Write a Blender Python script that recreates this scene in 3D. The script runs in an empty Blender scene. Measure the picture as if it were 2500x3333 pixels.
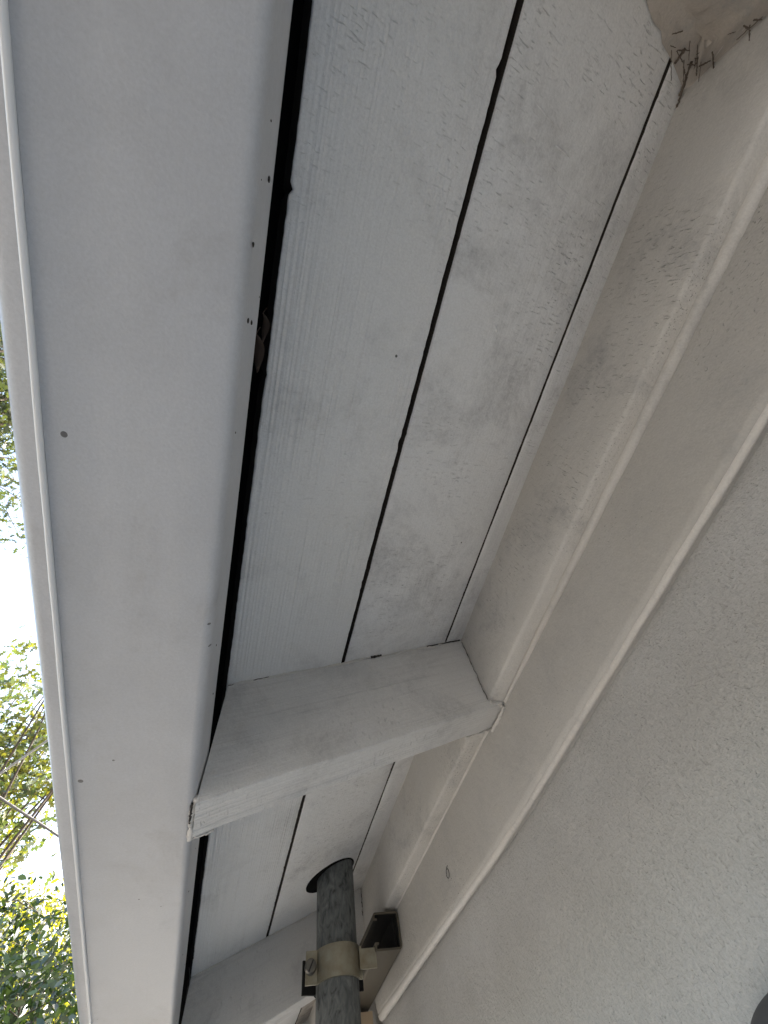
import bpy, math, random
import numpy as np
from mathutils import Vector, Matrix, noise as mnoise

random.seed(7)
rng = np.random.default_rng(7)
scene = bpy.context.scene
col = scene.collection
H = 2.10                       # height of the camera above the ground

# ------------------------------------------------------------------ camera
cam_d = bpy.data.cameras.new('camera')
cam = bpy.data.objects.new('camera', cam_d); col.objects.link(cam)
cam_d.sensor_fit = 'VERTICAL'; cam_d.sensor_height = 36.0; cam_d.sensor_width = 27.0
cam_d.lens = 36.0 * 1265.0 / 3333.0
cam_d.clip_start = 0.005; cam_d.clip_end = 2000
RX = Vector((0.9603, -0.2410, -0.1402)); RD = Vector((0.1661, 0.8983, -0.4068)); RF = Vector((0.2240, 0.3673, 0.9027))
cam.matrix_world = Matrix(((RX.x, -RD.x, -RF.x, 0), (RX.y, -RD.y, -RF.y, 0), (RX.z, -RD.z, -RF.z, H), (0, 0, 0, 1)))
scene.camera = cam

# ------------------------------------------------------------------ sky, sun, exposure
SUN_EL, SUN_AZ = 42.0, 50.0   # azimuth clockwise from +Y: beyond the far end of the house; the near ground is in its shade
world = bpy.data.worlds.new('World'); scene.world = world; world.use_nodes = True
wn = world.node_tree.nodes; wl = world.node_tree.links; wn.clear()
sky = wn.new('ShaderNodeTexSky'); sky.sky_type = 'NISHITA'; sky.sun_disc = False
sky.sun_elevation = math.radians(SUN_EL); sky.sun_rotation = math.radians(SUN_AZ)
sky.air_density = 1.3; sky.dust_density = 7.0; sky.ozone_density = 1.0
bg = wn.new('ShaderNodeBackground'); bg.inputs['Strength'].default_value = 0.15
wo = wn.new('ShaderNodeOutputWorld')
wl.new(sky.outputs[0], bg.inputs['Color']); wl.new(bg.outputs[0], wo.inputs['Surface'])
sd = bpy.data.lights.new('sun', 'SUN'); sd.energy = 4.5; sd.angle = math.radians(0.5); sd.color = (1.0, 0.95, 0.87)
so = bpy.data.objects.new('sun', sd); col.objects.link(so); so.location = (6, 6, 12)
az, el = math.radians(SUN_AZ), math.radians(SUN_EL)
sdir = Vector((math.sin(az) * math.cos(el), math.cos(az) * math.cos(el), math.sin(el)))
so.rotation_euler = sdir.to_track_quat('Z', 'Y').to_euler()
scene.view_settings.view_transform = 'Standard'; scene.view_settings.look = 'None'
scene.view_settings.gamma = 1.0; scene.view_settings.exposure = 2.55
scene.render.engine = 'CYCLES'
scene.cycles.max_bounces = 6; scene.cycles.diffuse_bounces = 4

# ------------------------------------------------------------------ materials
class NT:
    def __init__(s, name):
        s.m = bpy.data.materials.new(name); s.m.use_nodes = True
        s.n = s.m.node_tree.nodes; s.l = s.m.node_tree.links; s.n.clear()
        s.out = s.n.new('ShaderNodeOutputMaterial')
        s.tc = s.n.new('ShaderNodeTexCoord')
    def add(s, t, **kw):
        x = s.n.new(t)
        for k, v in kw.items():
            if hasattr(x, k): setattr(x, k, v)
            else: x.inputs[k.replace('_', ' ')].default_value = v
        return x
    def link(s, a, b): s.l.new(a, b)
    def map(s, scale, loc=(0, 0, 0), rot=(0, 0, 0), src=None):
        m = s.add('ShaderNodeMapping'); m.inputs['Scale'].default_value = scale
        m.inputs['Location'].default_value = loc; m.inputs['Rotation'].default_value = rot
        s.link(src or s.tc.outputs['Object'], m.inputs['Vector']); return m.outputs[0]
    def noise(s, scale, vec=None, detail=4, rough=.55, dist=0.0):
        t = s.add('ShaderNodeTexNoise'); t.inputs['Scale'].default_value = scale
        t.inputs['Detail'].default_value = detail; t.inputs['Roughness'].default_value = rough
        t.inputs['Distortion'].default_value = dist
        s.link(vec or s.tc.outputs['Object'], t.inputs['Vector']); return t.outputs['Fac']
    def ramp(s, fac, stops):
        r = s.add('ShaderNodeValToRGB'); e = r.color_ramp.elements
        while len(e) < len(stops): e.new(0.5)
        for i, (p, c) in enumerate(stops):
            e[i].position = p
            e[i].color = (c, c, c, 1) if isinstance(c, (int, float)) else (*c, 1)
        s.link(fac, r.inputs[0]); return r.outputs[0]
    def math(s, op, a, b=None, clamp=False):
        m = s.add('ShaderNodeMath'); m.operation = op; m.use_clamp = clamp
        for i, v in enumerate((a, b)):
            if v is None: continue
            if isinstance(v, (int, float)): m.inputs[i].default_value = v
            else: s.link(v, m.inputs[i])
        return m.outputs[0]
    def mix(s, fac, a, b, blend='MIX'):
        m = s.add('ShaderNodeMix'); m.data_type = 'RGBA'; m.blend_type = blend
        for i, v in ((0, fac), (6, a), (7, b)):
            if isinstance(v, (int, float)): m.inputs[i].default_value = v
            elif isinstance(v, tuple): m.inputs[i].default_value = (*v, 1)
            else: s.link(v, m.inputs[i])
        return m.outputs[2]
    def bump(s, h, strength, dist, prev=None):
        b = s.add('ShaderNodeBump'); b.inputs['Strength'].default_value = strength; b.inputs['Distance'].default_value = dist
        s.link(h, b.inputs['Height'])
        if prev: s.link(prev, b.inputs['Normal'])
        return b.outputs[0]
    def principled(s, color, rough=.5, normal=None, metallic=0.0, spec=.5):
        p = s.add('ShaderNodeBsdfPrincipled')
        if isinstance(color, tuple): p.inputs['Base Color'].default_value = (*color, 1)
        else: s.link(color, p.inputs['Base Color'])
        if isinstance(rough, (int, float)): p.inputs['Roughness'].default_value = rough
        else: s.link(rough, p.inputs['Roughness'])
        p.inputs['Metallic'].default_value = metallic
        p.inputs['Specular IOR Level'].default_value = spec
        if normal: s.link(normal, p.inputs['Normal'])
        s.link(p.outputs[0], s.out.inputs['Surface']); return p

def painted_wood(name, grain, cross, base=(.855, .855, .85), grain_amt=.5, rough_amt=.5, seed=0.0, dirt=.35, rot=(0, 0, 0), speck=True, gscale=1.0):
    """white painted board; grain = mapping scale along which fibres run, cross = scale for the raised fibre strokes"""
    t = NT(name)
    base_v = t.map((1, 1, 1), loc=(seed, seed * .7, seed * .3), rot=rot)
    gv = t.map(grain, src=base_v)
    # growth rings: noise stretched along the board with a gentle warp
    g1 = t.noise(1.0 * gscale, gv, detail=3, rough=.6, dist=.6)
    wave = t.add('ShaderNodeTexWave'); wave.wave_type = 'BANDS'; wave.bands_direction = 'X' if grain[0] > grain[1] else 'Y'
    wave.inputs['Scale'].default_value = .55 * gscale; wave.inputs['Distortion'].default_value = 9.0
    wave.inputs['Detail'].default_value = 2.5; wave.inputs['Detail Scale'].default_value = .5
    t.link(gv, wave.inputs['Vector'])
    patch = t.ramp(t.noise(5.5, base_v, detail=2), [(.36, 0.0), (.66, 1.0)])
    gmix = t.math('MULTIPLY', t.math('ADD', t.math('MULTIPLY', wave.outputs['Fac'], .16), t.math('MULTIPLY', g1, 1.2)), t.math('ADD', t.math('MULTIPLY', patch, .6), .4))
    # raised fibre strokes
    cv = t.map(cross, src=base_v)
    f1 = t.noise(1.0, cv, detail=3, rough=.6, dist=.35)
    strokes = t.ramp(f1, [(.60, 0.0), (.73, 1.0)])
    patch2 = t.ramp(t.noise(8.0, t.map((1, 1, 1), loc=(3.1 + seed, 1.7, 2.2)), detail=3), [(.40, 0.08), (.66, 1.0)])
    st = t.math('MULTIPLY', strokes, patch2)
    fine = t.noise(700, base_v, detail=1, rough=.6)
    mid = t.noise(120, base_v, detail=2, rough=.6)
    h = t.math('MULTIPLY', gmix, grain_amt * .0009)
    h = t.math('SUBTRACT', h, t.math('MULTIPLY', st, rough_amt * .0006))
    h = t.math('ADD', h, t.math('MULTIPLY', mid, .0006))
    h = t.math('ADD', h, t.math('MULTIPLY', fine, .00016))
    n4 = t.bump(h, 1.0, 1.0)
    # colour: soft dirt, fibre grime, few dark specks
    d1 = t.ramp(t.noise(3.2, base_v, detail=5, rough=.6), [(.38, 0.0), (.75, 1.0)])
    stip = t.math('ADD', t.math('MULTIPLY', t.noise(650, base_v, detail=2, rough=.8), .34), .83)
    streak = t.ramp(g1, [(.30, 1.0), (.46, 0.0)])
    c = t.mix(t.math('MULTIPLY', d1, dirt), base, tuple(v * k for v, k in zip(base, (.80, .78, .74))))
    sm = t.math('MULTIPLY', t.ramp(t.noise(13, t.map((1, 1, 1), loc=(5.5 + seed, 2.7, 1.2)), detail=6, rough=.7, dist=.4), [(.50, 0.0), (.68, 1.0)]), t.ramp(t.noise(190, base_v, detail=3, rough=.7), [(.35, .35), (.65, 1.0)]))
    c = t.mix(t.math('MULTIPLY', sm, dirt * .95), c, (.36, .355, .35))
    c = t.mix(t.math('MULTIPLY', st, .34), c, (.42, .415, .41))
    c = t.mix(t.math('MULTIPLY', t.math('MULTIPLY', streak, patch), .20 * min(1, grain_amt)), c, (.40, .395, .40))
    sc_ = t.add('ShaderNodeCombineColor')
    for q in range(3): t.link(stip, sc_.inputs[q])
    c = t.mix(1.0, c, sc_.outputs[0], 'MULTIPLY')
    if speck:
        v = t.add('ShaderNodeTexVoronoi'); v.inputs['Scale'].default_value = 28
        t.link(t.map((1, 1, 1), loc=(seed * 2 + .3, .1, .2)), v.inputs['Vector'])
        sepc = t.add('ShaderNodeSeparateColor'); t.link(v.outputs['Color'], sepc.inputs[0])
        lim = t.math('MULTIPLY', t.math('GREATER_THAN', sepc.outputs[0], .70), t.math('MULTIPLY', sepc.outputs[1], .045))
        sp = t.math('LESS_THAN', v.outputs['Distance'], lim)
        c = t.mix(t.math('MULTIPLY', sp, .9), c, (.03, .027, .025))
    t.principled(c, t.ramp(mid, [(.2, .42), (.8, .62)]), n4)
    return t.m

M = {}
M['plank'] = painted_wood('painted_soffit_board', (190, 2.2, 190), (130, 700, 130), grain_amt=2.0, rough_amt=.8, gscale=.95)
M['plank_b'] = painted_wood('painted_soffit_board_rough', (150, 2.4, 150), (120, 620, 120), grain_amt=.35, rough_amt=1.8, seed=1.7, dirt=.55)
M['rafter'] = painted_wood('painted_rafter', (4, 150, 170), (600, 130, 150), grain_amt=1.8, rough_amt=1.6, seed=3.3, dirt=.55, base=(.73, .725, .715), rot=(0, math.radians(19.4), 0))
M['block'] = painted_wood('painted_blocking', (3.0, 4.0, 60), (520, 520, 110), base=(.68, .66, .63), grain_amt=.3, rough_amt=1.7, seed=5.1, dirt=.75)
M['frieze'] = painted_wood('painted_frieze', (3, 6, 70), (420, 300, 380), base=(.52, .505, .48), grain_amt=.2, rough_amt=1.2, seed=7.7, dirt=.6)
M['smear'] = painted_wood('stained_caulk', (30, 20, 30), (90, 90, 90), base=(.52, .475, .43), grain_amt=.5, rough_amt=1.6, seed=9.2, dirt=.9, speck=False)
M['caulk'] = painted_wood('painted_caulk', (30, 20, 30), (90, 90, 90), base=(.68, .66, .63), grain_amt=.15, rough_amt=.3, seed=2.2, dirt=.6, speck=False)

def mat_wall():
    t = NT('painted_wall')
    a = t.noise(38, detail=4, rough=.6); b = t.noise(240, detail=3, rough=.65)
    pv = t.map((260, 620, 420), rot=(.35, 0, 0))
    p = t.ramp(t.noise(1.0, pv, detail=2, rough=.55, dist=.5), [(.60, 0.0), (.72, 1.0)])
    h = t.math('ADD', t.math('MULTIPLY', a, .0015), t.math('MULTIPLY', b, .0012))
    h = t.math('ADD', h, t.math('MULTIPLY', t.noise(800, detail=1), .00022))
    n = t.bump(t.math('SUBTRACT', h, t.math('MULTIPLY', p, .00035)), 1.0, 1.0)
    d = t.ramp(t.noise(5, detail=6, rough=.65), [(.38, 0.0), (.68, 1.0)])
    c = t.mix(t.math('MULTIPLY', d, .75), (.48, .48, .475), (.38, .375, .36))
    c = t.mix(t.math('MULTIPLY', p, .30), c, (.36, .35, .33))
    stip = t.math('ADD', t.math('MULTIPLY', t.noise(480, detail=3, rough=.85), .62), .69)
    sc_ = t.add('ShaderNodeCombineColor')
    for q in range(3): t.link(stip, sc_.inputs[q])
    c = t.mix(1.0, c, sc_.outputs[0], 'MULTIPLY')
    t.principled(c, .62, n); return t.m
M['wall'] = mat_wall()

def mat_gutter():
    t = NT('white_gutter_metal')
    n = t.bump(t.noise(16, t.map((1, .5, 1)), detail=3), .5, .004); n = t.bump(t.noise(900, detail=1), .25, .00025, n)
    st = t.noise(1.0, t.map((60, 3, 60)), detail=4, rough=.6)
    d = t.ramp(t.noise(7, detail=5, rough=.65), [(.46, 0.0), (.76, 1.0)])
    c = t.mix(t.math('MULTIPLY', d, .6), (.53, .54, .565), (.42, .42, .43))
    c = t.mix(t.math('MULTIPLY', t.ramp(st, [(.52, 0.0), (.8, 1.0)]), .16), c, (.5, .49, .47))
    smu = t.math('MULTIPLY', t.ramp(t.noise(11, t.map((1, .7, 1), loc=(.4, 2.2, .9)), detail=6, rough=.7, dist=.5), [(.56, 0.0), (.72, 1.0)]), t.ramp(t.noise(150, detail=3), [(.35, .3), (.65, 1.0)]))
    c = t.mix(t.math('MULTIPLY', smu, .5), c, (.30, .29, .28))
    run = t.ramp(t.noise(1.0, t.map((260, 5, 260), loc=(1, 3, 2)), detail=3, rough=.6, dist=.3), [(.66, 0.0), (.74, 1.0)])
    c = t.mix(t.math('MULTIPLY', t.math('MULTIPLY', run, t.ramp(t.noise(6, t.map((1, 1, 1), loc=(9, 4, 1)), detail=2), [(.5, 0.0), (.65, 1.0)])), .35), c, (.36, .34, .32))
    for vs, lo, sz in ((26, .45, .06), (60, .72, .10)):
        v = t.add('ShaderNodeTexVoronoi'); v.inputs['Scale'].default_value = vs; t.link(t.map((1, 1, .2), loc=(vs * .1, 0, 0)), v.inputs['Vector'])
        s = t.add('ShaderNodeSeparateColor'); t.link(v.outputs['Color'], s.inputs[0])
        lim = t.math('MULTIPLY', t.math('GREATER_THAN', s.outputs[0], lo), t.math('MULTIPLY', t.math('POWER', s.outputs[1], 2.0), sz))
        c = t.mix(t.math('MULTIPLY', t.math('LESS_THAN', v.outputs['Distance'], lim), .8), c, (.05, .046, .042))
    stip = t.math('ADD', t.math('MULTIPLY', t.noise(650, detail=2, rough=.8), .26), .87)
    sc_ = t.add('ShaderNodeCombineColor')
    for q in range(3): t.link(stip, sc_.inputs[q])
    c = t.mix(1.0, c, sc_.outputs[0], 'MULTIPLY')
    t.principled(c, .34, n, spec=.45); return t.m
M['gutter'] = mat_gutter()

def mat_simple(name, color, rough=.6, nscale=60, nstr=.3, ndist=.002, metallic=0.0, var=.25, vscale=12, dark=None, spec=.5):
    t = NT(name)
    n = t.bump(t.noise(nscale, detail=4, rough=.6), nstr, ndist)
    d = t.ramp(t.noise(vscale, detail=5, rough=.65), [(.35, 0.0), (.72, 1.0)])
    c = t.mix(t.math('MULTIPLY', d, var), color, dark or tuple(v * .5 for v in color))
    t.principled(c, rough, n, metallic, spec); return t.m
M['black'] = mat_simple('gap_shade_black', (.008, .011, .030), .35, var=.3)  # navy-black, shade of the gutter gap put into the colour
M['underlay'] = mat_simple('tar_paper', (.004, .004, .004), .95, spec=.1)
M['rawwood'] = mat_simple('weathered_wood', (.33, .29, .24), .8, 40, .6, .004, var=.95, vscale=18, dark=(.06, .045, .035))
M['side'] = mat_simple('bare_edge_gap_shade', (.045, .035, .028), .9, var=.5)  # bare board edges, darkened so the gaps between boards read as shade
M['stained'] = mat_simple('stained_paint', (.48, .45, .41), .8, 60, .5, .003, var=1.0, vscale=14, dark=(.07, .055, .045))
M['cream'] = mat_simple('cream_paint', (.62, .56, .47), .6, var=.2)
M['tan'] = mat_simple('tan_trim', (.55, .43, .30), .7)
M['shingle'] = mat_simple('asphalt_shingle', (.10, .095, .09), .95, 200, .8, .004)
M['dryleaf'] = mat_simple('dry_leaf', (.06, .04, .028), .8, 300, .3, .001)
M['crumb'] = mat_simple('dark_debris', (.035, .03, .025), .9, 300, .5, .001)
M['web'] = mat_simple('brown_grime', (.15, .12, .095), .9, 300, .5, .001)
M['bark'] = mat_simple('bark', (.10, .08, .062), .95, 25, .9, .03, var=.6)
M['cable'] = mat_simple('cable_jacket', (.12, .115, .115), .6, var=.1)
M['cable_light'] = mat_simple('cable_pale', (.30, .30, .30), .5, var=.1)
M['thread'] = mat_simple('black_thread', (.02, .02, .02), .7)
M['blob'] = mat_simple('dark_grey_blob', (.075, .075, .08), .6, 400, .3, .0006, var=.2)  # plain dark colour for the unidentified corner patch
M['clamp'] = mat_simple('zinc_clamp', (.40, .385, .31), .42, 90, .15, .0008, metallic=.8, var=.7, vscale=45, dark=(.22, .17, .10))
M['bolt'] = mat_simple('bolt_steel', (.22, .21, .19), .38, 200, .2, .0006, metallic=.9, var=.4, vscale=90)
M['strut'] = mat_simple('strut_steel', (.13, .118, .09), .55, 90, .2, .001, metallic=.45, var=.6, vscale=25, dark=(.12, .10, .08))
M['inner'] = mat_simple('strut_inner_shade', (.008, .0075, .007), .8)  # near-black, shade of the channel's inside put into the colour

def mat_galv():
    t = NT('galvanized_pipe')
    v = t.map((110, 110, 58)); a = t.noise(1.0, v, detail=4, rough=.6, dist=.9)
    streak = t.noise(1.0, t.map((160, 160, 7)), detail=3)
    c = t.ramp(t.math('ADD', t.math('MULTIPLY', a, .85), t.math('MULTIPLY', streak, .15)), [(.34, (.05, .054, .054)), (.45, (.125, .134, .134)), (.60, (.18, .192, .19)), (.74, (.26, .27, .265))])
    n = t.bump(a, .25, .0008)
    t.principled(c, t.ramp(a, [(.3, .75), (.7, .5)]), n, .25, .4); return t.m
M['galv'] = mat_galv()

def mat_leaf(name, cols, trans):
    t = NT(name)
    geo = t.add('ShaderNodeNewGeometry')
    c = t.ramp(geo.outputs['Random Per Island'], [(i / (len(cols) - 1), k) for i, k in enumerate(cols)])
    d = t.add('ShaderNodeBsdfDiffuse'); tr = t.add('ShaderNodeBsdfTranslucent'); g = t.add('ShaderNodeBsdfGlossy')
    g.inputs['Roughness'].default_value = .35; g.inputs['Color'].default_value = (.9, .95, 1, 1)
    t.link(c, d.inputs['Color'])
    c2 = t.mix(1.0, c, (1.5, 1.35, .45), 'MULTIPLY'); t.link(c2, tr.inputs['Color'])
    m1 = t.add('ShaderNodeMixShader'); m1.inputs[0].default_value = trans
    t.link(d.outputs[0], m1.inputs[1]); t.link(tr.outputs[0], m1.inputs[2])
    m2 = t.add('ShaderNodeMixShader'); m2.inputs[0].default_value = .06
    t.link(m1.outputs[0], m2.inputs[1]); t.link(g.outputs[0], m2.inputs[2])
    t.link(m2.outputs[0], t.out.inputs['Surface']); return t.m
M['leaf_oak'] = mat_leaf('oak_leaves', [(.035, .055, .03), (.05, .075, .035), (.075, .09, .03), (.04, .065, .04)], .4)
M['leaf_yellow'] = mat_leaf('yellow_green_leaves', [(.14, .15, .015), (.22, .22, .018), (.17, .19, .02), (.10, .13, .02)], .6)
M['leaf_mixed'] = mat_leaf('sunlit_oak_leaves', [(.045, .08, .045), (.07, .105, .045), (.12, .14, .025), (.05, .085, .05), (.17, .17, .018), (.06, .095, .045)], .45)
M['leaf_dark'] = mat_leaf('dark_leaves', [(.008, .018, .008), (.014, .03, .01), (.022, .042, .012), (.009, .02, .01)], .25)

def mat_ground():
    t = NT('packed_soil')
    a = t.noise(.9, detail=6, rough=.6); b = t.noise(25, detail=5)
    c = t.mix(t.ramp(a, [(.40, 0.0), (.65, 1.0)]), (.135, .132, .126), (.10, .097, .09))
    c = t.mix(t.math('MULTIPLY', b, .5), c, (.07, .064, .052))
    t.principled(c, .95, t.bump(b, .6, .03)); return t.m
M['ground'] = mat_ground()

# ------------------------------------------------------------------ helpers
def tag(o, label=None, cat=None, group=None, kind=None):
    for k, v in (('label', label), ('category', cat), ('group', group), ('kind', kind)):
        if v: o[k] = v
    return o
def empty(name, loc, label=None, cat=None, group=None):
    o = bpy.data.objects.new(name, None); col.objects.link(o); o.location = loc; o.empty_display_size = .05
    return tag(o, label, cat, group)
def obj(name, verts, faces, mat, parent=None, smooth=False, lift=True):
    """camera-relative vertices (lift adds the camera height)"""
    me = bpy.data.meshes.new(name)
    v = [(p[0], p[1], p[2] + (H if lift else 0)) for p in verts]
    me.from_pydata(v, [], faces); me.validate(); me.update()
    import bmesh
    bm = bmesh.new(); bm.from_mesh(me); bmesh.ops.recalc_face_normals(bm, faces=bm.faces); bm.to_mesh(me); bm.free()
    me.materials.append(M[mat] if isinstance(mat, str) else mat)
    if smooth:
        for p in me.polygons: p.use_smooth = True
    o = bpy.data.objects.new(name, me); col.objects.link(o)
    if parent:
        o.parent = parent; o.matrix_parent_inverse = Matrix.Translation(-parent.location)
    return o
def sharp(o, deg=35):
    me = o.data
    for p in me.polygons: p.use_smooth = True
    me.set_sharp_from_angle(angle=math.radians(deg)); return o
def nz(x, y=0.0, z=0.0): return mnoise.noise(Vector((x, y, z)))

def loft(sections, closed=True, caps=True):
    """sections: list of rings of equal length"""
    n = len(sections[0]); v = [p for s in sections for p in s]; f = []
    for i in range(len(sections) - 1):
        for j in range(n if closed else n - 1):
            k = (j + 1) % n
            f.append((i * n + j, i * n + k, (i + 1) * n + k, (i + 1) * n + j))
    if caps and closed:
        f.append(tuple(range(n))[::-1]); b = (len(sections) - 1) * n; f.append(tuple(b + j for j in range(n)))
    return v, f
def tube(pts, rad, sides=10, rough=0.0, seed=0.0):
    pts = [Vector(p) for p in pts]; rings = []
    ref = None
    for i, p in enumerate(pts):
        d = (pts[min(i + 1, len(pts) - 1)] - pts[max(i - 1, 0)]).normalized()
        if ref is None: ref = Vector((0, 0, 1)) if abs(d.z) < .9 else Vector((1, 0, 0))
        a = d.cross(ref).normalized(); b = d.cross(a).normalized(); ref = b.cross(d) * -1 if False else ref
        r = rad[i] if isinstance(rad, (list, tuple)) else rad
        ring = []
        for k in range(sides):
            th = 2 * math.pi * k / sides
            rr = r * (1 + rough * nz(p.x * 90 + seed, p.y * 90 + k * .9, p.z * 90))
            ring.append(tuple(p + a * (rr * math.cos(th)) + b * (rr * math.sin(th))))
        rings.append(ring)
    return loft(rings)
def box(x0, x1, y0, y1, z0, z1):
    v = [(x, y, z) for z in (z0, z1) for y in (y0, y1) for x in (x0, x1)]
    return v, [(0, 2, 3, 1), (4, 5, 7, 6), (0, 1, 5, 4), (2, 6, 7, 3), (0, 4, 6, 2), (1, 3, 7, 5)]
def join(*parts):
    v, f = [], []
    for a, b in parts:
        o = len(v); v += list(a); f += [tuple(i + o for i in q) for q in b]
    return v, f

# ------------------------------------------------------------------ the eave in section
S0, SL = 0.300, 0.352                    # soffit plane z = S0 + SL*x (camera relative)
KN = math.sqrt(1 + SL * SL)
XB, XF, XW = .2444, .264, .279           # faces of blocking, frieze and wall
def sof(x): return S0 + SL * x
def on(x, w): return (x - w * SL / KN, sof(x) + w / KN)      # w = height above the soffit face
def tx(t): return t * S0 / (1 - SL * t)

# ------------------------------------------------------------------ ground
tag(obj('ground', [(-400, -400, 0), (400, -400, 0), (400, 400, 0), (-400, 400, 0)], [(0, 1, 2, 3)], 'ground', lift=False), kind='structure')

# ------------------------------------------------------------------ eave
eave = empty('roof_eave', (0, .3, H + .3), 'white painted open eave with rough boards, rafters and black joints overhead', 'eave')

planks = []
def plank(x0f, x1f, y0, y1, mat, seed, thick=.019, chip=1.0, chipL=1.0):
    n = max(20, int((y1 - y0) / .0032)); rings = []
    for i in range(n + 1):
        y = y0 + (y1 - y0) * i / n
        def edge(s, amt):
            e = .0004 * nz(y * 22, s) + .0004 * nz(y * 170, s + 5)
            c = nz(y * 130, s + 9)
            if c > .42: e += (c - .42) * .0055
            return e * amt
        a = x0f(y) + edge(seed, chipL); b = x1f(y) - edge(seed + 40, chip)
        dz = lambda q: .0005 * nz(y * 22, seed + q) + .0002 * nz(y * 120, seed + q)
        r = .0014
        prof = [(a, thick), (a, r + dz(1)), (a + r * .35, r * .35 + dz(1) * .6), (a + r * 1.2, dz(2) * .3)]
        for q in range(1, 6):
            xx = a + (b - a) * q / 6; prof.append((xx, .0004 * nz(y * 9, xx * 25, seed)))
        prof += [(b - r * 1.2, dz(3) * .3), (b - r * .35, r * .35 + dz(4) * .6), (b, r + dz(4)), (b, thick)]
        rings.append([(on(x, w)[0], y, on(x, w)[1]) for x, w in prof])
    o = obj('soffit_board', *loft(rings), mat, eave); sharp(o, 50); planks.append(o)
    o.data.materials.append(M['side'])
    for p in o.data.polygons:
        if p.index < n * len(rings[0]) and p.index % len(rings[0]) in (0, len(rings[0]) - 2, len(rings[0]) - 1): p.material_index = 1
    return o
lin = lambda ya, xa, yb, xb: (lambda y: xa + (xb - xa) * (y - ya) / (yb - ya))
BACK = -.272
bays = [  # y0, y1, D left t, gap D (near, far), E t, gap E
    (-.90, -.2925, .238, (.005, .005), .575, (.004, .004)),
    (-.2918, .3412, .2415, (.0050, .0040), .579, (.0038, .0030)),
    (.3420, .9510, .2300, (.0042, .0038), .559, (.0035, .0030)),
    (.9518, 2.27, .232, (.004, .004), .56, (.003, .003))]
for bi, (y0, y1, tD, gD, tE, gE) in enumerate(bays):
    xl = tx(-.1155 if bi < 2 else -.1125)
    xD, xE = tx(tD), tx(tE)
    plank(lambda y: xl, lambda y: xD, y0, y1, 'plank', 11.3 + bi * 7)
    g = lin(y0, gD[0], y1, gD[1]); h = lin(y0, gE[0], y1, gE[1])
    plank(lambda y: xD + g(y), lambda y: xE, y0, y1, 'plank_b', 23.1 + bi * 7, chip=.5, chipL=.4)
    plank(lambda y: xE + h(y), lambda y: .262, y0, y1, 'plank_b' if bi < 3 else 'stained', 35.9 + bi * 7, chipL=.5)

# dried brush ridges and drips on the second board (photo pixel -> point on the soffit plane)
def soffit_at(px, py):
    d = RX * (px - 1250) + RD * (py - 1666.5) + RF * 1265.0
    return d * (S0 / (d.z - SL * d.x))
for k, (p, q, r_) in enumerate((((1738, 325), (1803, 405), .0007), ((1806, 470), (1852, 510), .0009), ((1688, 436), (1712, 466), .0007), ((1795, 545), (1812, 560), .0006), ((1815, 600), (1850, 632), .0006), ((1302, 480), (1330, 520), .0006), ((1612, 1060), (1618, 1082), .0013), ((1370, 1640), (1392, 1575), .0006), ((925, 2680), (905, 2760), .0008))):
    a, b = soffit_at(*p), soffit_at(*q)
    obj('paint_drip', *tube([tuple(a.lerp(b, j / 6) + Vector((0, 0, .0002))) for j in range(7)], [r_ * v_ for v_ in (.3, .8, 1, .9, 1, .7, .25)], 6, .5, k), 'plank_b', planks[7] if p[1] > 2300 else planks[3] if p[0] == 1302 else planks[4], smooth=True)
# rafters
def rafter(y0, xr=.2444, drop=.098, seed=0.0, th=.041, notch=0):
    n = 44; xl = -.0322; rings = []
    for i in range(n + 1):
        x = xl + (XF + .0006 - xl) * i / n
        endf = max(0, 1 - i / 3.0)
        r = .0016 + .0005 * nz(x * 40, seed)
        d = drop * (1 - .14 * min(1, max(0, (x - .200) / .006)) * notch) + .0009 * nz(x * 18, seed + 3) + .0012 * endf
        ya = y0 + .0006 * nz(x * 20, seed + 6) - .0010 * endf; yb = y0 + th + .0006 * nz(x * 20, seed + 8)
        w = -d + .0006 * nz(x * 60, seed + 2)
        ring = [(ya, -.0002), (ya, w + r), (ya + r * .3, w + r * .3), (ya + r, w)]
        for q in range(1, 18):
            yy = ya + (yb - ya) * q / 18
            ring.append((yy, w + .0011 * nz(yy * 520, seed + x * 5) * (1.2 - .9 * i / n)))
        ring += [(yb - r, w), (yb - r * .3, w + r * .3), (yb, w + r), (yb, -.0002)]
        # plumb cut at the tail, ring follows vertical line
        rr = []
        for (yy, ww) in ring:
            zz = sof(x) + ww * KN
            rr.append((x, yy, zz))
        rings.append(rr)
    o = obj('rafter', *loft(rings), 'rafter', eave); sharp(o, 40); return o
RY = [BACK - .041, .321, .930, 1.54, 2.15]
rafts = []
for i, y in enumerate(RY): 
    rafts.append(rafter(y, seed=3.0 + 11 * i, drop=(.098, .098, .089, .094, .094)[i], notch=1 if i in (2, 3) else 0))
rafts[0].data.materials[0] = M['smear']

# roof above: underlay, deck, shingles
v, f = [], []
def slab(xa, xb, w0, w1, y0, y1):
    p = [on(xa, w0), on(xb, w0), on(xb, w1), on(xa, w1)]
    return loft([[(a, y, b) for a, b in p] for y in (y0, y1)])
obj('underlay', *slab(-.050, 4.2, .0215, .026, -4, 2.28), 'underlay', eave)
obj('roof_shingles', *slab(-.075, 4.25, .0265, .040, -4, 2.3), 'shingle', eave)
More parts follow.
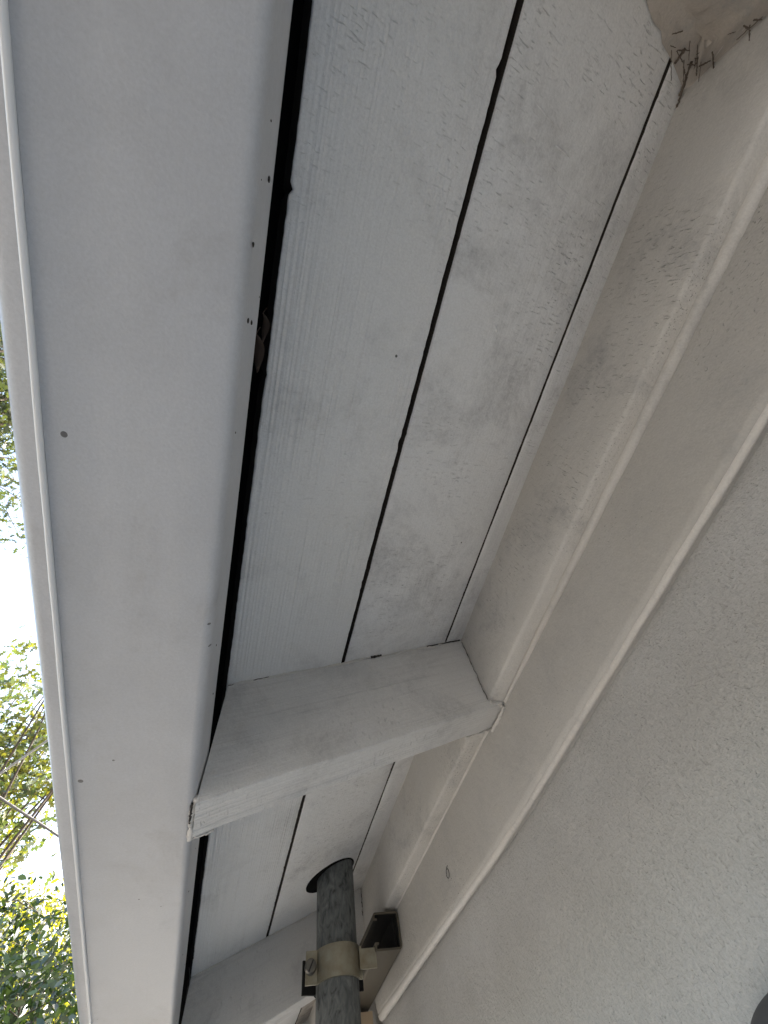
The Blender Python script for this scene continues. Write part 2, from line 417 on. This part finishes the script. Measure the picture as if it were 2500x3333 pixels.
# far roof slope so that the house is closed
pr = on(4.25, .040)
obj('roof_shingles', [(pr[0], -4, pr[1]), (8.4, -4, sof(-.03)), (8.4, 2.3, sof(-.03)), (pr[0], 2.3, pr[1]),
    (pr[0], -4, pr[1] - .03), (8.4, -4, sof(-.03) - .03), (8.4, 2.3, sof(-.03) - .03), (pr[0], 2.3, pr[1] - .03)],
    [(0, 1, 2, 3), (7, 6, 5, 4), (0, 4, 5, 1), (1, 5, 6, 2), (2, 6, 7, 3), (3, 7, 4, 0)], 'shingle', eave)
# black sheet added behind the gutter gap so it reads as unlit
fl = [(-.047, .198), (-.0455, .198), (-.0455, .3115), (-.047, .3115)]
obj('gap_shade_sheet', *loft([[(a, y, b) for a, b in fl] for y in (-4, 2.28)]), 'black', eave)

# ------------------------------------------------------------------ wall side
wall = empty('house_wall', (.28, .3, 0), 'white painted rough house wall with frieze and blocking boards under the eave', 'wall')
obj('wall_surface', *join(box(XW, XW + .14, -4, 2.2, -H, .33), box(XW + .14, 8.1, 2.06, 2.2, -H, .33), box(XW + .14, 8.1, -4, -3.86, -H, .33), box(8.1, 8.2, -4, 2.2, -H, .33)), 'wall', wall)
# blocking between rafters
for y0, y1, za, zb in ((-.90, RY[0], .289, .289), (RY[0] + .041, RY[1], .2885, .2895), (RY[1] + .041, RY[2], .2925, .3035), (RY[2] + .041, RY[3], .300, .302), (RY[3] + .041, RY[4], .300, .300)):
    n = 90; rings = []
    for i in range(n + 1):
        y = y0 + .0003 + (y1 - y0 - .0006) * i / n; zb_ = za + (zb - za) * i / n + .0006 * nz(y * 30, 3)
        xb = XB + .0006 * nz(y * 14, 8); r = .0035
        prof = [(XF + .004, zb_), (xb + r, zb_ + .0002), (xb + r * .3, zb_ + r * .3), (xb, zb_ + r)]
        for q in range(1, 6):
            zz = zb_ + r + (sof(XB) - zb_ - r) * q / 5
            prof.append((xb + .0007 * nz(y * 12, zz * 40, 5), zz))
        prof += [(XF + .004, sof(XB) + .004)]
        rings.append([(a, y, b) for a, b in prof])
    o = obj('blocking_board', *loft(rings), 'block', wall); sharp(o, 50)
# frieze board: lower edge climbs towards the far end, which is rounded
def zlow(y):
    return float(np.interp(y, [-2, .36, .47, .62, .78, .97], [.2072, .2075, .2105, .2180, .2255, .2345]))
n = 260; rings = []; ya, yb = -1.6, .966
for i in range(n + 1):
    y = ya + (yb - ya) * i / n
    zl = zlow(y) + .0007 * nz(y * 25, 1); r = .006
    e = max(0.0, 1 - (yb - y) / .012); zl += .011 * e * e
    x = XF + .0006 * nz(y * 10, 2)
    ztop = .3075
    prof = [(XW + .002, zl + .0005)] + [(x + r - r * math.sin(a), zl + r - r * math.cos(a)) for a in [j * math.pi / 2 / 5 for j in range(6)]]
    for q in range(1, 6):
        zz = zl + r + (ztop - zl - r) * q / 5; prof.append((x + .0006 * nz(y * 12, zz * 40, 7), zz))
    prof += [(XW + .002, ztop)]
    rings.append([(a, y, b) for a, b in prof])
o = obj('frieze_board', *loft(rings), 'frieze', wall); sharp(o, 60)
# painted caulk bead in the corner under the blocking
def bead(pts, rad, mat, parent, name='caulk_bead', rough=.5, seed=0, sides=8):
    o = obj(name, *tube(pts, rad, sides, rough, seed), mat, parent, smooth=True); return o
ys = np.linspace(-.23, .318, 70)
bead([(XF - .0012 + .0005 * nz(y * 30), y, .2885 - .0010) for y in ys], [float(np.interp(y, [-.25, 0, .2, .32], [.0060, .0054, .0036, .0016])) for y in ys], 'caulk', wall, rough=.08)
ys = np.linspace(.364, .93, 70)
bead([(XF, y, np.interp(y, [.36, .93], [.2925, .3035])) for y in ys], .0018, 'caulk', wall, rough=.3, seed=4)
ys = np.linspace(-1.5, .955, 200)
bead([(XF + .0062 + .0004 * nz(y * 20), y, zlow(y) + .0006) for y in ys], [float(np.interp(y, [.3, .7, .95], [.0032, .0046, .0062])) + .0004 * nz(y * 12, 9) for y in ys], 'caulk', wall, rough=.08, seed=14)
# mounting blocks seen past the strut
obj('trim_block', *box(.200, .2635, .985, 1.03, .205, .2480), 'tan', wall)

# caulk, cracks and lumps where the rafter meets boards, blocking and gutter
def joint(p0, p1, rad, n=40, seed=0, mat='caulk', name='caulk_bead', wob=.0012, parent=None, rough=.7):
    p0, p1 = Vector(p0), Vector(p1); pts, rr = [], []
    for i in range(n + 1):
        k = i / n; p = p0.lerp(p1, k)
        p += Vector((nz(k * 9, seed), nz(k * 9, seed + 3), nz(k * 9, seed + 6))) * wob
        pts.append(tuple(p)); rr.append(max(.0002, rad * (.75 + .8 * nz(k * 14, seed + 12))))
    return obj(name, *tube(pts, rr, 7, rough, seed), mat, parent or eave, smooth=True)
y = RY[1]
joint((-.028, y - .0003, sof(-.028) - .0006), (.24, y - .0003, sof(.24) - .0006), .0017, seed=1)
joint((-.032, y - .0012, sof(-.032) - .0012), (.004, y - .0012, sof(.004) - .0004), .00055, n=14, seed=21, mat='crumb', name='paint_crack')
joint((.114, y - .0018, sof(.114) - .0012), (.127, y - .0018, sof(.127) - .0012), .0016, n=10, seed=31, mat='crumb', name='paint_crack')
joint((.190, y - .0012, sof(.190) - .0006), (.241, y - .0020, sof(.241) - .0014), .0010, n=14, seed=41, mat='crumb', name='paint_crack')
joint((XB - .0005, y - .0006, .384), (XB - .0005, y - .0006, .292), .0015, seed=51)
joint((XB - .0016, y - .0018, .380), (XB - .0016, y - .0018, .290), .00045, seed=61, mat='crumb', name='paint_crack')
joint((XB + .001, y - .001, .2878), (XF - .001, y + .004, .2870), .0016, n=14, seed=71)
joint((XF - .001, y + .002, sof(XF) - .108), (XF - .001, y + .041, sof(XF) - .1085), .0026, n=20, seed=81, rough=1.0)
joint((.225, y + .042, sof(.225) - .1035), (XF, y + .0425, sof(XF) - .1045), .0018, n=16, seed=91)
joint((-.0335, y - .0005, sof(-.033) - .1000), (-.0345, y + .043, sof(-.033) - .1040), .0024, n=24, seed=101, rough=1.3)
joint((-.0350, y + .003, sof(-.033) - .1020), (-.0352, y + .022, sof(-.033) - .1045), .0012, n=14, seed=111, mat='crumb', name='paint_crack')
joint((-.0355, y + .0435, sof(-.033) - .1040), (-.018, y + .0425, sof(-.018) - .1035), .0016, n=14, seed=121, rough=1.1)
# back corner, thickly smeared: a flat skin of old filler over the joint
yb_ = BACK
def smear(rows, name='filler_smear'):
    sec = []
    for i, row in enumerate(rows):
        sec.append([tuple(Vector(p) + Vector((nz(i * .9, j * .9, 1), nz(i * .9, j * .9, 5), nz(i * .9, j * .9, 9))) * .0026) for j, p in enumerate(row)])
    return obj(name, *loft(sec, closed=False), 'smear', eave, smooth=True)
rows = []
for i in range(25):
    k = i / 24                                     # follows rafter/board joint, then the rafter/blocking joint
    if k < .5:
        x = .150 + (XB - .150) * k * 2; w = .004 + .016 * k * 2
        rows.append([(x, yb_ + w * 1.2 * q, sof(x) - .0006 - .0035 * (1 - q) ** 2 - .004 * (1 - q)) if q <= 1 else None for q in (1, .8, .6, .4, .2)] + [(x, yb_ - .0002 + .0012 * (1 - q), sof(x) - .006 - w * q) for q in (.1, .4, .7, 1)])
    else:
        m = (k - .5) * 2; z = sof(XB) - .004 - .090 * m; w = .022 * (1 - m) + .005
        rows.append([(XB - .0010 - .003 * (1 - q) ** 2, yb_ + w * q, z) for q in (1, .8, .6, .4, .2)] + [(XB - .004 - w * q, yb_ + .0012 * (1 - q), z) for q in (.1, .4, .7, 1)])
smear(rows)
joint((.250, yb_ + .0006, sof(.250) - .001), (.10, yb_ + .0006, sof(.10) - .001), .0030, seed=131, rough=.9, mat='smear')
joint((XB - .001, yb_ + .001, .384), (XB - .001, yb_ + .001, .29), .0040, seed=141, rough=.9, mat='smear')
for a, b, c, d, e in ((.2330, .004, .2225, .008, 0), (.2380, .012, .2415, .030, 1), (.2260, .011, .2235, .019, 2), (.2435, .005, .2435, .012, 3), (.2290, .003, .2180, .003, 1), (.2400, .020, .2440, .036, 0)):
    joint((a, yb_ + b, sof(a) - .0034 - .0006 * e), (c, yb_ + d, sof(c) - .0016), .0011, n=12, seed=161 + e, wob=.0007, mat="web", name='paint_crack')
rc = random.Random(5)
for k in range(16):                                # fine cracks and webs spreading from the smeared corner
    a = rc.uniform(.205, .243); l_ = rc.uniform(.006, .020); b = rc.uniform(.001, .020); th_ = rc.uniform(-.6, .9)
    c = min(.2435, a + l_ * math.cos(th_)); d = b + l_ * math.sin(th_)
    joint((a, yb_ + b, sof(a) - .0050), (c, yb_ + max(0.0005, d), sof(c) - .0052), rc.uniform(.00025, .0005), n=10, seed=200 + k, wob=.0005, mat='web', name='paint_crack')
for k in range(9):
    z = .383 - rc.uniform(.004, .050); b = rc.uniform(.004, .020)
    joint((XB - .0036, yb_ + b, z), (XB - .0030, yb_ + b + rc.uniform(-.004, .014), z - rc.uniform(.004, .016)), rc.uniform(.00025, .0006), n=10, seed=230 + k, wob=.0005, mat='web', name='paint_crack')
y = RY[2]
joint((-.03, y - .0004, sof(-.03) - .0006), (.24, y - .0004, sof(.24) - .0006), .0015, seed=171)
joint((XB - .0006, y - .0006, .384), (XB - .0006, y - .0006, .305), .0016, seed=181)
joint((XB - .0012, y - .0016, .384), (XB - .0014, y - .0016, .345), .0007, seed=186, mat='crumb', name='paint_crack')

# ------------------------------------------------------------------ gutter
GZ = .186
gut = empty('rain_gutter', (-.07, .3, H + GZ), 'wide white metal rain gutter with rounded outer lip along the eave edge', 'gutter')
def gprof():
    o = [(-.0330, .2235), (-.0330, GZ + .0058), (-.0334, GZ + .0036), (-.0346, GZ + .0016), (-.0364, GZ + .0005), (-.0390, GZ)]          # back and rounded lower corner
    o += [(-.060, GZ - .0002), (-.085, GZ - .0002), (-.1070, GZ)]                              # flat bottom
    o += [(-.1088, GZ - .0008), (-.1098, GZ - .0004), (-.1104, GZ + .0010)]                    # bead at the fold
    o += [(-.1180, GZ + .0012), (-.1214, GZ + .0025), (-.1241, GZ + .0052), (-.1258, GZ + .0087), (-.1265, GZ + .013), (-.1270, GZ + .025), (-.1275, GZ + .038), (-.1330, GZ + .052), (-.1345, GZ + .070), (-.1345, GZ + .082), (-.1280, GZ + .084)]
    return o
outer = gprof(); th = .0009
inner = []
for i, p in enumerate(outer):
    a = Vector(outer[max(i - 1, 0)]); b = Vector(outer[min(i + 1, len(outer) - 1)]); d = (b - a).normalized()
    nrm = Vector((d.y, -d.x))
    inner.append((p[0] + nrm.x * th, p[1] + nrm.y * th))
if inner[4][1] < outer[4][1]: inner = [(2 * p[0] - q[0], 2 * p[1] - q[1]) for p, q in zip(outer, inner)]
prof = outer + inner[::-1]
n = 220; rings = []
for i in range(n + 1):
    y = -3.9 + 6.2 * (i / n)
    rings.append([(a + .0006 * nz(y * 5, a * 10), y, b + .0005 * nz(y * 6, a * 12 + 4)) for a, b in prof])
o = obj('trough', *loft(rings), 'gutter', gut); sharp(o, 40)
ys = np.linspace(-3.9, 2.3, 320)
M['bead'] = mat_simple('bead_highlight_white', (.90, .90, .90), .3, 200, .2, .0006, var=.05)  # sky highlight along the fold bead put in as whiter colour
obj('fold_bead', *tube([(-.1099 + .0002 * nz(y * 20), y, GZ - .0016) for y in ys], [.0014 + .0002 * nz(y * 60, 4) for y in ys], 8), 'bead', gut, smooth=True)
# dark crumbs and chips along the back edge
def lump(c, sx, sy, sz, seed):
    v, f = [], []; nu, nv = 7, 5
    for i in range(nv + 1):
        ph = math.pi * i / nv
        for j in range(nu):
            th_ = 2 * math.pi * j / nu; k = 1 + .45 * nz(seed + i * .8, j * 1.1)
            v.append((c[0] + sx * k * math.sin(ph) * math.cos(th_), c[1] + sy * k * math.sin(ph) * math.sin(th_), c[2] + sz * k * math.cos(ph)))
    for i in range(nv):
        for j in range(nu):
            f.append((i * nu + j, i * nu + (j + 1) % nu, (i + 1) * nu + (j + 1) % nu, (i + 1) * nu + j))
    return v, f
cr = []
for k in range(26):
    y = random.uniform(-.22, .31) ** 1 if k < 18 else random.uniform(.37, .9)
    z = random.uniform(GZ + .002, GZ + .034); s = random.choice((.0003, .0004, .0005, .0006, .0009))
    cr.append(lump((-.0329, y, z), s * .5, s * random.uniform(.8, 2.2), s * random.uniform(.8, 1.5), k * 3.1))
tag(obj('debris_specks', *join(*cr), 'crumb', gut), kind='stuff')

# ------------------------------------------------------------------ dry leaves caught in the joint
def dry_leaf(c, L, W, rot, tilt, label):
    v, f = [], []
    n = 12
    for i in range(n + 1):
        k = i / n; w = W * math.sin(math.pi * min(1, k * 1.02)) ** .8 * (1 - .25 * k)
        for s, q in ((-1, 0), (0, 1), (1, 2)):
            v.append(Vector((s * w, (k - .5) * L, .0012 * abs(s) + .002 * math.sin(k * 5))))
    for i in range(n):
        for q in (0, 1): f.append((i * 3 + q, i * 3 + q + 1, (i + 1) * 3 + q + 1, (i + 1) * 3 + q))
    m = Matrix.Translation(c) @ Matrix.Rotation(rot, 4, 'Y') @ Matrix.Rotation(tilt, 4, 'X')
    top = [m @ p for p in v]; bot = [m @ (p + Vector((0, 0, -.0003))) for p in v]
    N = len(v); f2 = f + [tuple(i + N for i in q[::-1]) for q in f]
    st = tube([m @ Vector((0, -.5 * L, 0)), m @ Vector((.001, -.62 * L, .001)), m @ Vector((.003, -.72 * L, 0))], .0003, 5)
    e = empty('dry_leaf', Vector(c) + Vector((0, 0, H)), label, 'leaf', 'dry leaves caught in the gutter joint')
    obj('leaf_blade', [tuple(p) for p in top + bot], f2, 'dryleaf', e, smooth=True); obj('leaf_stalk', *st, 'dryleaf', e)
def gap_at(px, py, x):
    d = RX * (px - 1250) + RD * (py - 1666.5) + RF * 1265.0; return tuple(d * (x / d.x))
dry_leaf(gap_at(838, 1152, -.0362), .022, .0036, math.radians(22), .35, 'larger curled brown dry leaf in the dark gutter joint, nearer the rafter')
dry_leaf(gap_at(858, 1068, -.0380), .017, .0030, math.radians(28), .3, 'smaller dim brown dry leaf deeper in the dark gutter joint')

# ------------------------------------------------------------------ mast pipe
PX, PY, PR = .1700, .8134, .0301
mast = empty('service_mast', (PX, PY, 0), 'grey mottled galvanized steel pipe rising through a hole in the eave boards', 'pipe')
ring = lambda r, z: [(PX + r * math.cos(2 * math.pi * k / 48), PY + r * math.sin(2 * math.pi * k / 48), z) for k in range(48)]
o = obj('pipe', *loft([ring(PR, z) for z in (-H, -1, -.2, .1, .3, .6, 1.1, 1.6)]), 'galv', mast); sharp(o, 40)
# hole in the board: a black disc stands in for its shaded inside
cx, cy, rr = .1630, .8175, .0405
hv = []
for w in (-.0006, .004):
    r_ = []
    for k in range(56):
        a = 2 * math.pi * k / 56; q = rr * (1 + .02 * nz(k * .5, 3))
        x = cx + q * math.cos(a); yy = cy + q * math.sin(a)
        p = on(x, w); r_.append((p[0], yy, p[1]))
    hv.append(r_)
obj('board_hole', *loft(hv), 'underlay', mast)

# ------------------------------------------------------------------ strut channel on the frieze
strut = empty('strut_channel', (.2435, 1.1, H + .275), 'dull steel slotted channel fixed along the frieze with its open end showing', 'channel')
def channel(y0, y1):
    xa, xb, za, zb, t, lip = .2222, .2630, .2528, .2955, .0026, .0095
    r = .004
    def arc(cx_, cz_, a0, a1, rad): return [(cx_ + rad * math.cos(a0 + (a1 - a0) * j / 4), cz_ + rad * math.sin(a0 + (a1 - a0) * j / 4)) for j in range(5)]
    P = math.pi
    out = [(xa + .006, za + lip), (xa, za + lip)] + arc(xa + r, za + r, P, 1.5 * P, r) + arc(xb - r, za + r, 1.5 * P, 2 * P, r) + arc(xb - r, zb - r, 0, .5 * P, r) + arc(xa + r, zb - r, .5 * P, P, r) + [(xa, zb - lip), (xa + .006, zb - lip)]
    ri = r - t
    inn = [(xa + .006, za + lip - t), (xa + t, za + lip - t)] + arc(xa + r, za + r, P, 1.5 * P, ri) + arc(xb - r, za + r, 1.5 * P, 2 * P, ri) + arc(xb - r, zb - r, 0, .5 * P, ri) + arc(xa + r, zb - r, .5 * P, P, ri) + [(xa + t, zb - lip + t), (xa + .006, zb - lip + t)]
    v, f = [], []
    for y in (y0, y0 + .05, y1):
        v += [(a, y, b) for a, b in out] + [(a, y, b) for a, b in inn]
    n = len(out); S = 2 * n
    for s in range(2):
        for j in range(n - 1):
            f.append((s * S + j, s * S + j + 1, (s + 1) * S + j + 1, (s + 1) * S + j))
            f.append((s * S + n + j, s * S + n + j + 1, (s + 1) * S + n + j + 1, (s + 1) * S + n + j))
        for j in (0, n - 1): f.append((s * S + j, s * S + n + j, (s + 1) * S + n + j, (s + 1) * S + j))
    for b in (0, 2 * S):
        for j in range(n - 1): f.append((b + j, b + j + 1, b + n + j + 1, b + n + j))
    return v, f
o = obj('channel', *channel(.788, 1.20), 'strut', strut); sharp(o, 40)
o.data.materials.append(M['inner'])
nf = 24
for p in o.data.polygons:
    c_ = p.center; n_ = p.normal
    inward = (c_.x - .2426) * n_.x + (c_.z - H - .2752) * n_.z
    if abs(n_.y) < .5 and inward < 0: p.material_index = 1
obj('inner_shade_panel', *box(.2570, .2600, .80, 1.19, .2560, .2925), 'inner', strut)  # dark panel added inside the channel to deepen its shade

# ------------------------------------------------------------------ pipe clamp
clamp = empty('pipe_clamp', (PX, PY - PR, H + .25), 'yellowish zinc strap clamp with slotted bolt holding the grey pipe to the channel', 'clamp')
def strap(a0, a1, r, z0, z1, th_=.0028, ear0=None, ear1=None, n=28):
    pts = []
    for i in range(n + 1):
        a = a0 + (a1 - a0) * i / n; pts.append((PX + r * math.cos(a), PY + r * math.sin(a)))
    if ear0: pts = [ear0] + pts
    if ear1: pts = pts + [ear1]
    rings = []
    for i, p in enumerate(pts):
        q0 = Vector(pts[max(i - 1, 0)]); q1 = Vector(pts[min(i + 1, len(pts) - 1)]); d = (q1 - q0).normalized(); nn = Vector((d.y, -d.x)) * th_
        rings.append([(p[0], p[1], z0), (p[0] + nn.x, p[1] + nn.y, z0), (p[0] + nn.x, p[1] + nn.y, z1), (p[0], p[1], z1)])
    return loft(rings)
R_ = PR + .0006; D = math.radians
cz0, cz1 = .2310, .2640
earx, eary = PX - .047, PY - .0065
o = obj('front_strap', *strap(D(197), D(338), R_, cz0, cz1, ear0=(earx, PY - .0090), ear1=(PX + .0335, PY - .0115)), 'clamp', clamp); sharp(o, 30)
obj('hook_tab', *box(PX + .0290, .2240, PY - .0205, PY - .0178, .2385, .2590), 'clamp', clamp)
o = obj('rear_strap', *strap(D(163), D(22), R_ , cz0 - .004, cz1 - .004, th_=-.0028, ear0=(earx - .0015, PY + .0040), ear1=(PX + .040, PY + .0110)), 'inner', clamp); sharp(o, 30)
def cyl_y(x, z, r, y0, y1, n=24):
    return loft([[(x + r * math.cos(2 * math.pi * k / n), y, z + r * math.sin(2 * math.pi * k / n)) for k in range(n)] for y in (y0, y1)])
bx_, bz_ = PX - .0405, .2475
bh = join(loft([[(bx_ + q * math.cos(2 * math.pi * k / 24), yy, bz_ + q * math.sin(2 * math.pi * k / 24)) for k in range(24)] for q, yy in ((.0082, PY - .0118), (.0082, PY - .0150), (.0066, PY - .0172))]))
b_o = obj('bolt', *bh, 'bolt', clamp); sharp(b_o, 30)
sl = Matrix.Translation((bx_, PY - .0173, bz_)) @ Matrix.Rotation(D(28), 4, 'Y')
sv, sf = box(-.0009, .0009, -.0003, .0006, -.0064, .0064)
obj('slot', [tuple(sl @ Vector(p)) for p in sv], sf, 'thread', b_o)
obj('bolt_shank', *cyl_y(bx_, bz_, .0032, PY - .0118, PY + .006), 'bolt', clamp)

# ------------------------------------------------------------------ thread loop on the frieze, dark housing added for an unidentified dark patch
lp = []
for i in range(26):
    k = i / 25; a = 2 * math.pi * k
    lp.append((XF - .0012 - .001 * math.sin(a * .5), .5665 + .0065 * math.sin(a) * (1 - .3 * k) + .004 * k, .2520 - .0105 * (1 - math.cos(a)) * .5 - .002 * k))
tag(obj('thread_loop', *tube(lp, .00035, 6), 'thread'), 'thin black thread hanging in a small loop on the frieze board', 'thread')

hs = empty('dark_blob', (XW, .236, H + .015), 'dark grey rounded housing standing in for an unidentified dark patch in the bottom right corner', 'blob')
rings = []
for i in range(17):
    k = i / 16; a = k * math.pi / 2
    s = .042 - .014 * (1 - math.cos(a)); x = XW - .022 * math.sin(a)
    ring_ = []
    for j in range(120):
        th_ = 2 * math.pi * j / 120; e = 2.5
        cxx, szz = math.cos(th_), math.sin(th_); m = (abs(cxx) ** e + abs(szz) ** e) ** (-1 / e)
        ring_.append((x, .236 + s * 1.2 * m * cxx, .0105 + s * m * szz))
    rings.append(ring_)
o = obj('shell', *loft(rings), 'blob', hs); sharp(o, 40)
obj('blob_back', *box(XW - .003, XW - .0005, .212, .260, -.010, .040), 'blob', hs)

# ------------------------------------------------------------------ trees
def leaf_mesh(centers, size, shape, flat=.6, seed=1, jitter=.35):
    r = np.random.default_rng(seed); N = len(centers); k = len(shape)
    nrm = r.normal(size=(N, 3)); nrm[:, 2] += flat * 1.5; nrm /= np.linalg.norm(nrm, axis=1)[:, None]
    t = r.normal(size=(N, 3)); t -= nrm * np.sum(t * nrm, axis=1)[:, None]; t /= np.linalg.norm(t, axis=1)[:, None]
    b = np.cross(nrm, t); sz = size * (1 + jitter * r.normal(size=N)).clip(.4, 1.8)
    sh = np.array(shape)
    bend = (sh[:, 0] ** 2 + sh[:, 1] ** 2) * .25
    V = centers[:, None, :] + sz[:, None, None] * (sh[None, :, 0, None] * t[:, None, :] + sh[None, :, 1, None] * b[:, None, :] - bend[None, :, None] * nrm[:, None, :])
    return V.reshape(-1, 3), N, k
def link_leaves(name, V, N, k, mat, parent):
    me = bpy.data.meshes.new(name)
    me.vertices.add(N * k); me.vertices.foreach_set('co', V.astype(np.float32).ravel())
    me.loops.add(N * k); me.loops.foreach_set('vertex_index', np.arange(N * k, dtype=np.int32))
    me.polygons.add(N); me.polygons.foreach_set('loop_start', np.arange(0, N * k, k, dtype=np.int32))
    me.update(calc_edges=True); me.validate()
    me.materials.append(M[mat]); o = bpy.data.objects.new(name, me); col.objects.link(o)
    o.parent = parent; o.matrix_parent_inverse = Matrix.Translation(-parent.location); o['kind'] = 'stuff'; return o
OAK = [(-1, 0), (-.55, .10), (-.42, .42), (-.12, .14), (.10, .52), (.28, .16), (.62, .36), (.62, .12), (1, 0), (.62, -.12), (.60, -.38), (.28, -.16), (.06, -.52), (-.12, -.14), (-.45, -.40), (-.55, -.10)]
OVAL = [(-1, 0), (-.4, .34), (.35, .30), (1, 0), (.35, -.30), (-.4, -.34)]

def tree(name, base, trunk_h, r0, crown_c, crown_r, n_limb, n_tw, per, leaf, shape, mat, label, seed, squash=.6, group=None, bias=None):
    r = random.Random(seed); e = empty(name, (base[0], base[1], 0), label, 'tree', group)
    def rad_pt():
        while True:
            p = Vector((r.uniform(-1, 1), r.uniform(-1, 1), r.uniform(-1, 1)))
            if .25 < p.length < 1: return Vector((crown_c[0] + p.x * crown_r[0], crown_c[1] + p.y * crown_r[1], crown_c[2] + p.z * crown_r[2]))
    top = Vector((crown_c[0], crown_c[1], crown_c[2] + crown_r[2] * .3)); b = Vector((base[0], base[1], -.1))
    ts = []
    for i in range(11):
        k = i / 10; p = b.lerp(top, k); p += Vector((.25 * nz(k * 3, seed), .25 * nz(k * 3, seed + 9), 0)) * min(1, k * 4); ts.append(p)
    tr = obj('trunk', *tube(ts, [r0 * (1.25 - k * .118) if k else r0 * 1.6 for k in range(11)], 12, .25, seed), 'bark', e, smooth=True, lift=False)
    tips = []; limbs = []
    for i in range(n_limb):
        k = r.uniform(.35, .95); s = ts[int(k * 10)]; t = rad_pt(); mid = s.lerp(t, .5) + Vector((r.uniform(-.4, .4), r.uniform(-.4, .4), r.uniform(.0, .5)))
        pts = [s.lerp(mid, q / 4).lerp(mid.lerp(t, q / 4), q / 4) for q in range(5)]
        rl = r0 * .20 * (1.1 - k * .5)
        limbs.append(tube(pts, [rl, rl * .8, rl * .6, rl * .42, rl * .22], 6, .2, seed + i)); 
        for _ in range(n_tw):
            q = r.uniform(.35, 1); s2 = pts[min(4, int(q * 5))]
            t2 = s2 + Vector((r.gauss(0, 1) * crown_r[0], r.gauss(0, 1) * crown_r[1], r.gauss(0, .8) * crown_r[2])) * .26
            limbs.append(tube([s2, s2.lerp(t2, .5) + Vector((0, 0, .08)), t2], [rl * .25, rl * .17, rl * .07], 4)); tips += [s2.lerp(t2, .45), s2.lerp(t2, .75), t2]
    lm = obj('limbs', *join(*limbs), 'bark', e, smooth=True, lift=False)
    T = np.array([tuple(p) for p in tips]); rg = np.random.default_rng(seed)
    idx = rg.integers(0, len(T), per)
    spread = np.array(crown_r) * .10
    C = T[idx] + rg.normal(size=(per, 3)) * spread * np.array([1, 1, squash])
    V, N, k = leaf_mesh(C, leaf, shape, seed=seed); link_leaves('crown', V, N, k, mat, e)
    return e
def at(azd, eld, dist):
    a, l = math.radians(azd), math.radians(eld); return (math.sin(a) * dist, math.cos(a) * dist, H + math.tan(l) * dist)
# overhanging oak high on the left
c = at(-72, 55, 5.2); tree('oak_tree', (c[0] - 2.0, c[1] + .3), 6, .24, c, (2.5, 2.3, 1.7), 34, 10, 22000, .055, OAK, 'leaf_oak', 'tall oak with small leaves reaching over the upper left of the gutter', 11)
c = at(-25.5, 33.5, 9.5); tree('oak_tree', (c[0] + .3, c[1] + .3), 6, .22, c, (2.2, 2.2, .95), 22, 6, 6500, .075, OAK, 'leaf_mixed', 'airy oak with sunlit yellow-green leaves behind the crossing cables', 23)
c = at(-20, 17.0, 15.0); tree('broadleaf_tree', (c[0], c[1]), 5, .24, c, (3.6, 3.0, 1.35), 40, 10, 42000, .06, OVAL, 'leaf_yellow', 'dense yellow-green tree above the dark hedge at lower left', 37)
c = at(-18, 9.0, 5.6); tree('evergreen_tree', (c[0], c[1]), 3, .12, c, (1.9, 1.5, 1.55), 70, 12, 90000, .028, OVAL, 'leaf_dark', 'dark green shady tree at the lower left edge beside the gutter', 41)

# ------------------------------------------------------------------ overhead cables
def ray(px, py):
    d = RX * (px - 1250) + RD * (py - 1666.5) + RF * 1265.0; return d.normalized()
def cable(p, q, zp, zq, rad, mat, label, name='overhead_cable', twist=0.0, ext=14, sag=.4):
    a = ray(*p); b = ray(*q); A = a * (zp / a.z); B = b * (zq / b.z); d = (B - A).normalized()
    A0, B0 = A - d * ext, B + d * ext; L = (B0 - A0).length; pts = []
    n = 160
    for i in range(n + 1):
        k = i / n; P_ = A0.lerp(B0, k)
        w = twist * 1.0
        P_ += Vector((0, 0, sag * ((2 * k - 1) ** 2) * .3)) + Vector((nz(P_.y * 2, 1), 0, nz(P_.y * 2.2, 4))) * w
        pts.append(tuple(P_))
    return tag(obj(name, *tube(pts, rad, 6), mat, smooth=True), label, 'cable', 'overhead cables')
cable((0, 2598), (188, 2716), 4.2, 4.1, .016, 'cable', 'dark twisted overhead cable running down to the right below the oak', twist=.02)
cable((0, 2772), (182, 2656), 4.6, 4.8, .014, 'cable', 'smooth dark overhead cable rising to the right across the twisted one')
cable((0, 2518), (152, 2412), 4.3, 4.5, .017, 'cable_light', 'pale overhead cable crossing in front of the sunlit oak leaves')
cable((0, 3148), (108, 3183), 2.0, 1.95, .007, 'cable_light', 'thin pale cable low in front of the dark green tree', ext=4, sag=.1)
